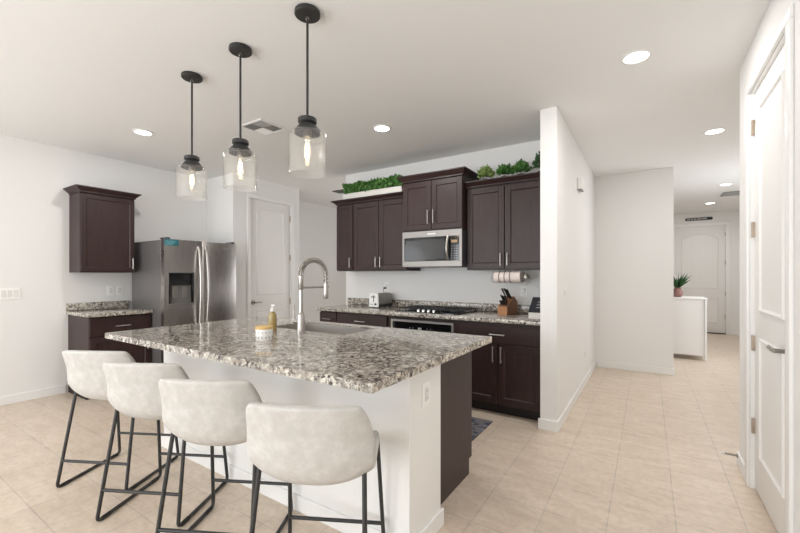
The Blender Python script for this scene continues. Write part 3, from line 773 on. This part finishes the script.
# paper towel holder
t = thing('paper_towel_holder', 'pinkish paper roll in a wire rack hung beneath the right wall cabinet', 'paper towel holder', (-1.20, 3.93, 1.384))
rz = -.082
r_ = MB().cyl((-.145, 0, rz), (.125, 0, rz), .056, 36).build('paper_roll', M['towel'], t, 40)
mb = MB()
for x in (-.09, -.035, .02):
    mb.tube([(x, .0585*math.cos(2*math.pi*k/24), rz+.0585*math.sin(2*math.pi*k/24)) for k in range(24)], .0035, 6, closed=True)
mb.build('roll_band', M['black_metal'], r_, 60)
mb = MB()
for x in (-.165, .145):
    mb.tube([(x, .05*math.cos(2*math.pi*k/24), rz+.05*math.sin(2*math.pi*k/24)) for k in range(24)], .003, 6, closed=True)
    mb.cyl((x, 0, -.0005), (x, 0, rz+.05), .003, 6)
mb.cyl((-.165, 0, rz-.062), (.145, 0, rz-.062), .003, 6); mb.cyl((-.165, 0, rz-.05), (-.165, 0, rz-.062), .003, 6); mb.cyl((.145, 0, rz-.05), (.145, 0, rz-.062), .003, 6)
mb.build('wire_rack', M['nickel_dark'], t, 60)
MB().lathe([(0, -.02), (.03, -.02), (.035, .0), (.02, .03), (0, .03)], (.17, 0, rz), 16).build('end_knob', M['nickel_dark'], t, 40)

t = outlet('power_outlet', 'white outlet on the range wall right of the knife block', (-1.12, YK, 1.145), 0, 1)
t = thing('power_plug', 'white plug and cord in the outlet right of the knife block', 'plug', (-1.12, YK-.0105, 1.16))
MB().box(-.014, .014, -.028, -.001, -.012, .012, .004).build('plug_body', M['plastic'], t)
MB().tube([(0, -.026, .0), (.02, -.035, .06), (.06, -.035, .10), (.13, -.035, .03), (.20, -.035, -.04)], .0022, 8).build('cord', M['plastic'], t, 60)

# slanted display stand
t = thing('tablet_stand', 'dark slanted tablet on a pale box base at the right end of the range counter', 'tablet', (-.862, 3.74, .9145))
MB().prism([(-.06, 0), (.10, 0), (.10, .075), (-.06, .055)], 'x', -.078, .078).build('stand_base', M['white_box'], t)
MB().prism([(-.065, .062), (-.058, .056), (.108, .185), (.101, .191)], 'x', -.078, .078).build('screen', M['slate'], t)
MB().box(-.06, .06, .085, .098, .076, .165).build('back_support', M['white_box'], t)
mb = MB()
for k in range(3): mb.prism([(-.02+.03*k, .0975+.0235*k), (-.012+.03*k, .1037+.0235*k), (-.0125+.03*k, .1043+.0235*k), (-.0205+.03*k, .0981+.0235*k)], 'x', -.02, .04-.01*k)
mb.build('screen_print', M['mark_dim'], t)

# ------------------------------------------------------------ greenery on the cabinets
def foliage(n, fn, size, seed, upbias=.4):
    rnd = random.Random(seed); mb = MB()
    for _ in range(n):
        p, out = fn(rnd)
        d = (Vector(out)+Vector((rnd.uniform(-.7, .7), rnd.uniform(-.7, .7), rnd.uniform(-.3, .7)+upbias))).normalized()
        s_ = size*rnd.uniform(.7, 1.25); side = d.cross(Vector((rnd.uniform(-1, 1), rnd.uniform(-1, 1), rnd.uniform(-1, 1)))).normalized()*s_*.33
        p = Vector(p); nrm = d.cross(side).normalized()*s_*.08
        a = mb.bm.verts.new(p); b = mb.bm.verts.new(p+d*s_*.5+side+nrm); c = mb.bm.verts.new(p+d*s_); e = mb.bm.verts.new(p+d*s_*.5-side+nrm)
        mb.bm.faces.new((a, b, c)); mb.bm.faces.new((a, c, e))
    return mb
t = thing('planter_box', 'long white planter of green boxwood on the left wall cabinets', 'planter', (-2.93, 3.93, 2.311))
mb = MB().box(-.46, .46, -.06, .06, 0, .012).box(-.46, .46, -.06, -.048, .012, .075).box(-.46, .46, .048, .06, .012, .075).box(-.46, -.448, -.048, .048, .012, .075).box(.448, .46, -.048, .048, .012, .075)
mb.build('box', M['white_box'], t)
MB().box(-.445, .445, -.045, .045, .0125, .055).build('soil', M['wood_dark'], t)
def f1(r):
    x = r.uniform(-.45, .45); y = r.uniform(-.065, .065); z = .06+r.random()**.7*.12+.010*math.sin(x*23)
    return (x, y, z), (x*.1, y*4, .3)
foliage(2800, f1, .044, 3).build('foliage', M['leaf'], t)
# tray + riser
o = MB().box(-3.47, -3.27, 4.03, 4.17, 2.311, 2.485, .003).build('display_box', M['white_box'], None); tag(o, 'white display box holding up the dark tray behind the long planter', 'box')
o = MB().box(-3.72, -3.2, 4.02, 4.18, 2.486, 2.50, .004).build('serving_tray', M['tray'], None); tag(o, 'thin dark tray jutting out left of the long planter', 'tray')
spots = [(-1.455, .085, .115, 'leaf_light', 'light green leafy bush leftmost on the right wall cabinet'),
         (-1.25, .08, .105, 'leaf', 'dense rounded green bush second from the left on the right wall cabinet'),
         (-1.08, .08, .115, 'leaf', 'spreading green bush third from the left on the right wall cabinet'),
         (-.885, .075, .165, 'leaf_deep', 'tallest green bush at the right end of the right wall cabinet')]
for i, (x, r_, h_, ml, lab) in enumerate(spots):
    t = thing('potted_bush', lab, 'plant', (x, 3.95, 2.311), group='small bushes on the right wall cabinet')
    MB().lathe([(0, 0), (.035, 0), (.04, .03), (.036, .03), (.03, .008), (0, .008)], seg=20).build('pot', M['wood_dark'], t, 40)
    def fb(r, r_=r_, h_=h_):
        th_ = r.uniform(0, 2*math.pi); ph = math.acos(r.uniform(-.35, 1)); q = r.random()**.5*(1.3 if r.random() < .12 else .95)
        o_ = (math.sin(ph)*math.cos(th_), math.sin(ph)*math.sin(th_), math.cos(ph))
        return (o_[0]*q*r_*.78, o_[1]*q*r_*.78, .03+h_*.40+o_[2]*q*h_*.55), o_
    foliage(750, fb, .034, 20+i, .6).build('foliage', M[ml], t)

# ------------------------------------------------------------ pendants
t0 = thing('pendant_light', 'x', 'pendant light', (0, 0, 0), group='glass pendants above the island')
MB().lathe([(0, 2.738), (.066, 2.738), (.068, 2.73), (.068, 2.718), (.064, 2.714), (0, 2.714)], seg=36).build('canopy', M['black_metal'], t0, 40)
mb = MB(); mb.tube([(.0, .009*math.cos(2*math.pi*k/16), 2.700+.014*math.sin(2*math.pi*k/16)) for k in range(16)], .0028, 8, closed=True)
mb.cyl((0, 0, 2.714), (0, 0, 2.706), .006, 10); mb.build('swivel_loop', M['nickel_dark'], t0, 50)
MB().cyl((0, 0, 2.69), (0, 0, 2.16), .0065, 14).build('stem', M['black_metal'], t0, 50)
MB().lathe([(0, 2.1630), (.045, 2.1630), (.05, 2.1580), (.05, 2.1400), (.044, 2.1340), (.036, 2.1310), (.036, 2.1250), (.046, 2.1230), (.050, 2.1180), (.064, 2.1030), (.068, 2.0960), (.068, 2.0780), (.064, 2.0780), (.060, 2.0960), (.035, 2.1130), (0, 2.1130)], seg=40).build('shade_cap', M['black_metal'], t0, 40)
MB().lathe([(0, 2.1120), (.022, 2.1120), (.022, 2.0600), (.018, 2.0560), (0, 2.0560)], seg=24).build('socket', M['nickel_dark'], t0, 40)
outp = [(.060, 2.0940), (.085, 2.0890), (.097, 2.0770), (.099, 2.0630), (.099, 1.86)]
inp = [(.0955, 1.86), (.0955, 2.0620), (.0935, 2.0740), (.083, 2.0855), (.060, 2.0895)]
MB().lathe(outp+inp, seg=56, closed=True).build('glass_shade', M['glass'], t0, 35)
bu = MB().lathe([(0, 1.945), (.009, 1.947), (.014, 1.955), (.016, 1.97), (.016, 2.02), (.0135, 2.04), (.013, 2.055), (0.0, 2.055)], seg=24).build('bulb', M['bulb_glass'], t0, 40)
mb = MB()
for k in range(6):
    a_ = 2*math.pi*k/6; b_ = a_+.35
    mb.tube([(0.008*math.cos(a_), 0.008*math.sin(a_), 1.962), (.006*math.cos(b_), .006*math.sin(b_), 2.03)], .0012, 5)
mb.build('filament', M['filament'], bu)
def lamp_at(par, z, e, r=.03, col=(1, .82, .6)):
    l = bpy.data.lights.new('bulb_glow', 'POINT'); l.energy = e; l.shadow_soft_size = r; l.color = col
    o = bpy.data.objects.new('bulb_glow', l); COL.objects.link(o); o.location = (0, 0, z); o.parent = par
    return o
lamp_at(t0, 2.0, .7, .011)
PP = [(-1.541, 1.472, 'nearest and rightmost of the three clear glass pendants above the island'),
      (-2.145, 1.485, 'middle one of the three clear glass pendants above the island'),
      (-2.728, 1.501, 'farthest and leftmost of the three clear glass pendants above the island')]
t0.location = (PP[0][0], PP[0][1], 0); t0['label'] = PP[0][2]
for x, y, lab in PP[1:]: dup(t0, (x, y, 0), None, lab)

# ------------------------------------------------------------ recessed lights
RL = [(-.065, 2.935, 'round recessed ceiling light nearest, in front of the tall right door'),
      (.551, 4.871, 'round recessed ceiling light over the hall just past the tall right door'),
      (1.022, 7.82, 'round recessed ceiling light over the console in the hall'),
      (1.028, 9.694, 'round recessed ceiling light closest to the front door'),
      (-2.16, 3.032, 'round recessed ceiling light in front of the range wall cabinets'),
      (-4.216, 1.832, 'round recessed ceiling light near the left wall cabinet')]
r0 = thing('recessed_light', RL[0][2], 'ceiling light', (RL[0][0], RL[0][1], CH), group='recessed ceiling lights')
MB().lathe([(.072, -.0005), (.092, -.0005), (.092, -.004), (.072, -.008)], seg=40, closed=True).build('trim_ring', M['trim'], r0, 50)
MB().lathe([(0, -.0008), (.0715, -.0008), (.0715, -.005), (0, -.005)], seg=40).build('lens', M['lens'], r0, 50)
l = bpy.data.lights.new('downlight', 'AREA'); l.shape = 'DISK'; l.size = .14; l.energy = 12; l.color = (1, .98, .955)
lo = bpy.data.objects.new('downlight', l); COL.objects.link(lo); lo.location = (0, 0, -.01); lo.parent = r0
for x, y, lab in RL[1:]: dup(r0, (x, y, CH), None, lab)

# vents
def vent(label, loc, rotz, w_, h_, halves=True):
    t = thing('ceiling_vent', label, 'air vent', loc, rotz)
    e = .022
    mb = MB().box(-w_/2, w_/2, -h_/2, -h_/2+e, -.008, -.0008, .002, 1).box(-w_/2, w_/2, h_/2-e, h_/2, -.008, -.0008, .002, 1).box(-w_/2, -w_/2+e, -h_/2+e, h_/2-e, -.008, -.0008, .002, 1).box(w_/2-e, w_/2, -h_/2+e, h_/2-e, -.008, -.0008, .002, 1)
    mb.build('frame', M['trim'], t)
    MB().box(-w_/2+e, w_/2-e, -h_/2+e, h_/2-e, -.0015, -.0008).build('duct_opening', M['grille'], t)
    a, b = -w_/2+e, w_/2-e; c_, d_ = -h_/2+e, h_/2-e
    mb = MB(); n = 9
    if halves:
        q = [(a, 0, 0, d_, 'x', -1), (0, b, c_, 0, 'x', 1), (a, 0, c_, 0, 'y', -1), (0, b, 0, d_, 'y', -1)]
    else: q = [(a, b, c_, d_, 'x', 1)]
    for x0, x1, y0, y1, ax, sg in q:
        for k in range(n):
            if ax == 'x':
                y = y0+(k+.5)*(y1-y0)/n; hh = (y1-y0)/n*.45; mb.prism([(y-hh, -.0075 if sg > 0 else -.002), (y-hh, -.0065 if sg > 0 else -.001), (y+hh, -.002 if sg > 0 else -.0065), (y+hh, -.003 if sg > 0 else -.0075)], 'x', x0+.001, x1-.001)
            else:
                x = x0+(k+.5)*(x1-x0)/n; hh = (x1-x0)/n*.45; mb.prism([(x-hh, -.0075 if sg > 0 else -.002), (x-hh, -.0065 if sg > 0 else -.001), (x+hh, -.002 if sg > 0 else -.0065), (x+hh, -.003 if sg > 0 else -.0075)], 'y', y0+.001, y1-.001)
    mb.build('slats', M['trim'], t)
vent('square white ceiling vent above the island pendants', (-3.11, 2.40, CH), 0, .32, .30)
t = thing('ceiling_vent', 'grey return air grille in the hall ceiling by the front door', 'air vent', (1.34, 8.75, CH))
MB().box(-.25, .25, -.20, .20, -.012, -.0008, .003, 1).build('frame', M['grille'], t)
mb = MB()
for k in range(14): mb.box(-.22, .22, -.175+k*.026, -.165+k*.026, -.016, -.0125)
mb.build('slats', mat('grille_slat', (.42, .42, .42), .5), t)

# ------------------------------------------------------------ switches, outlets, chime, sign, stop
outlet('light_switch', 'triple white light switch on the left wall', (XL, 1.15, 1.13), 90, 3, 'switch')
outlet('power_outlet', 'white wall plate above the small left counter nearest the fridge', (XL, 2.125, 1.13), 90, 1)
outlet('light_switch', 'white light switch above the small left counter farther from the fridge', (XL, 2.03, 1.13), 90, 1, 'switch')
outlet('light_switch', 'white light switch on the hall side of the wall end', (-.643, 3.78, 1.15), 90, 1, 'switch')
outlet('power_outlet', 'white low outlet on the hall side wall near the floor', (-.643, 5.10, .36), 90, 1)
t = thing('door_chime', 'small white chime box high on the hall side wall', 'door chime', (-.643, 4.62, 2.31), 90)
MB().box(-.09, .09, -.05, -.001, -.06, .06, .006, 2).build('chime_cover', M['plastic'], t, 40)
MB().box(-.075, .075, -.043, -.008, -.068, -.0605).build('speaker_slot', M['grille'], t)

t = thing('wall_sign', 'small dark rounded sign with pale lettering above the front door', 'sign', (.975, 11.1, 2.60))
pl = MB().prism(rrect(-.25, .25, -.033, .033, .028), 'y', -.014, -.001).build('board', M['sign'], t)
mb = MB(); x = -.215
for wl in (4, 2, 3, 5, 5):
    for k in range(wl):
        mb.box(x, x+.006, -.0152, -.0141, -.017, .017); mb.box(x+.006, x+.012, -.0152, -.0141, .011 if k % 2 else -.003, .017 if k % 2 else .003); x += .0165
    x += .013
mb.build('lettering', M['mark'], t)
t = thing('door_stop', 'spring door stop with white tip on the right baseboard', 'door stop', (XR-bt, 3.49, .074), -90)
mb = MB().cyl((0, -.0008, 0), (0, -.008, 0), .014, 16)
mb.tube([(.0065*math.cos(k*.9), -.008-.0012*k*.55, .0065*math.sin(k*.9)) for k in range(96)], .0018, 6)
mb.build('spring', M['nickel_dark'], t, 60)
MB().cyl((0, -.072, 0), (0, -.088, 0), .010, 14).build('rubber_tip', M['paper'], t, 40)

# ------------------------------------------------------------ hall console and plant
t = thing('console_cabinet', 'white low cabinet in the hall beyond the wall', 'cabinet', (-.2, 7.0, 0))
# hall cabinet front at y=7.5
MB().box(-.24, .93, .02, .50, .075, .94, .003, 1).build('cabinet_body', M['door'], t)
MB().box(-.26, .962, 0, .515, .941, .966, .003, 1).build('top', M['trim'], t)
for x0, x1 in ((-.256, -.241), (.931, .956)):
    for y in (.0, .455): MB().box(x0, x1, y, y+.045, 0, .94, .002, 1).build('leg', M['trim'], t)
t.location = (-.2, 7.47, 0)
t = thing('potted_plant', 'spiky green plant in a brownish vase on the hall cabinet', 'plant', (.40, 7.66, .9665))
MB().lathe([(0, 0), (.05, 0), (.075, .03), (.08, .07), (.06, .11), (.045, .13), (.055, .15), (.045, .15), (.035, .13), (0, .12)], seg=28).build('vase', M['vase'], t, 50)
rnd = random.Random(5); mb = MB()
for k in range(44):
    a_ = rnd.uniform(0, 2*math.pi); lean = rnd.uniform(.05, .95); L_ = rnd.uniform(.16, .30)
    d = Vector((math.cos(a_)*lean, math.sin(a_)*lean, 1)).normalized(); s_ = d.cross(Vector((math.cos(a_+1.2), math.sin(a_+1.2), 0))).normalized()*.016
    p = Vector((0, 0, .13)); pts = []
    v0 = mb.bm.verts.new(p+s_*.4); v1 = mb.bm.verts.new(p-s_*.4); m0 = mb.bm.verts.new(p+d*L_*.5+s_); m1 = mb.bm.verts.new(p+d*L_*.5-s_); tp = mb.bm.verts.new(p+d*L_+Vector((math.cos(a_), math.sin(a_), -.4))*.04*lean)
    mb.bm.faces.new((v0, m0, m1, v1)); mb.bm.faces.new((m0, tp, m1))
mb.build('leaves', M['leaf_deep'], t)

# ------------------------------------------------------------ stools
def stool():
    t = thing('bar_stool', 'x', 'bar stool', (0, 0, 0), 27, group='leather bar stools along the island')
    P = [  # f, z, halfwidth, side rise, side forward
        (.212, .545, .160, .030, -.02), (.226, .568, .195, .034, -.03), (.205, .586, .208, .032, -.025), (.12, .572, .216, .040, 0), (.02, .556, .222, .046, 0.0),
        (-.07, .546, .228, .056, .005), (-.130, .549, .234, .070, .015), (-.170, .570, .238, .072, .035), (-.193, .620, .240, .052, .060), (-.206, .685, .238, .034, .074), (-.220, .755, .230, .016, .068), (-.234, .815, .222, .002, .056), (-.243, .850, .212, -.006, .048), (-.245, .864, .196, -.012, .044)]
    mb = MB(); nu = 14; grid = []
    for f, z, hw, rise, fw in P:
        row = []
        for i in range(nu+1):
            u = -1+2*i/nu; au = abs(u)
            row.append(mb.bm.verts.new((hw*u, f+fw*au**2.2, z+rise*au**2.6)))
        grid.append(row)
    for a, b in zip(grid, grid[1:]):
        for i in range(nu): mb.bm.faces.new((a[i], a[i+1], b[i+1], b[i]))
    o = mb.build('seat_shell', M['leather'], t, 180)
    # make sure normals look up/forward
    me = o.data
    if me.polygons[nu*3+5].normal.z < 0: me.flip_normals()
    sm = o.modifiers.new('thick', 'SOLIDIFY'); sm.thickness = .034; sm.offset = -1
    ss = o.modifiers.new('smooth', 'SUBSURF'); ss.levels = 2; ss.render_levels = 2
    # seam piping along the shell edge of the back
    pts = []
    for r in range(5, 12): f, z, hw, rise, fw = P[r]; pts.append((hw*1.0+.001, f+fw-.017, z+rise-.012*(r < 8)))
    for sg in (-1, 1):
        pass
    LR, TR = .230, .205
    fz = .0105
    for sg in (-1, 1):
        x0, x1 = sg*LR, sg*TR
        top_n, foot_n, foot_f, top_f = Vector((x1, -.140, .584)), Vector((x0, -.245, fz)), Vector((x0, .225, fz)), Vector((x1, .165, .582))
        def fil(a, b, c, r, n=5):
            p1 = b+(a-b).normalized()*r; p2 = b+(c-b).normalized()*r; out = []
            for k in range(n+1):
                s_ = k/n; out.append(p1*(1-s_)**2+b*2*s_*(1-s_)+p2*s_**2)
            return out
        path = [top_n]+fil(top_n, foot_n, foot_f, .03)+fil(foot_n, foot_f, top_f, .03)+[top_f]
        fr = MB().tube(path, .0095, 12).build('side_frame', M['black_metal'], t, 60)
        for y in (-.19, .175):
            MB().tube([(x0, y-.028, fz), (x0, y+.028, fz)], .0104, 10).build('rubber_foot', M['rubber'], fr, 60)
    for y0, y1 in ((-.245, -.140), (.225, .165)):
        s_ = .16/.60; y = y0+(y1-y0)*s_; x = LR+(TR-LR)*s_
        MB().tube([(-x, y, .165), (x, y, .165)], .0085, 12).build('crossbar', M['black_metal'], t, 60)
    return t
st = stool()
ST = [(-2.963, 1.170, 27, 'farthest grey leather bar stool, at the left end of the island'),
      (-2.364, 1.168, 27, 'second grey leather bar stool from the left end of the island'),
      (-1.768, 1.168, 27, 'third grey leather bar stool from the left, beside the nearest one'),
      (-1.142, 1.175, 27, 'nearest grey leather bar stool, at the right end of the island')]
st.location = (ST[0][0], ST[0][1], 0); st['label'] = ST[0][3]
for x, y, a, lab in ST[1:]: dup(st, (x, y, 0), a, lab)
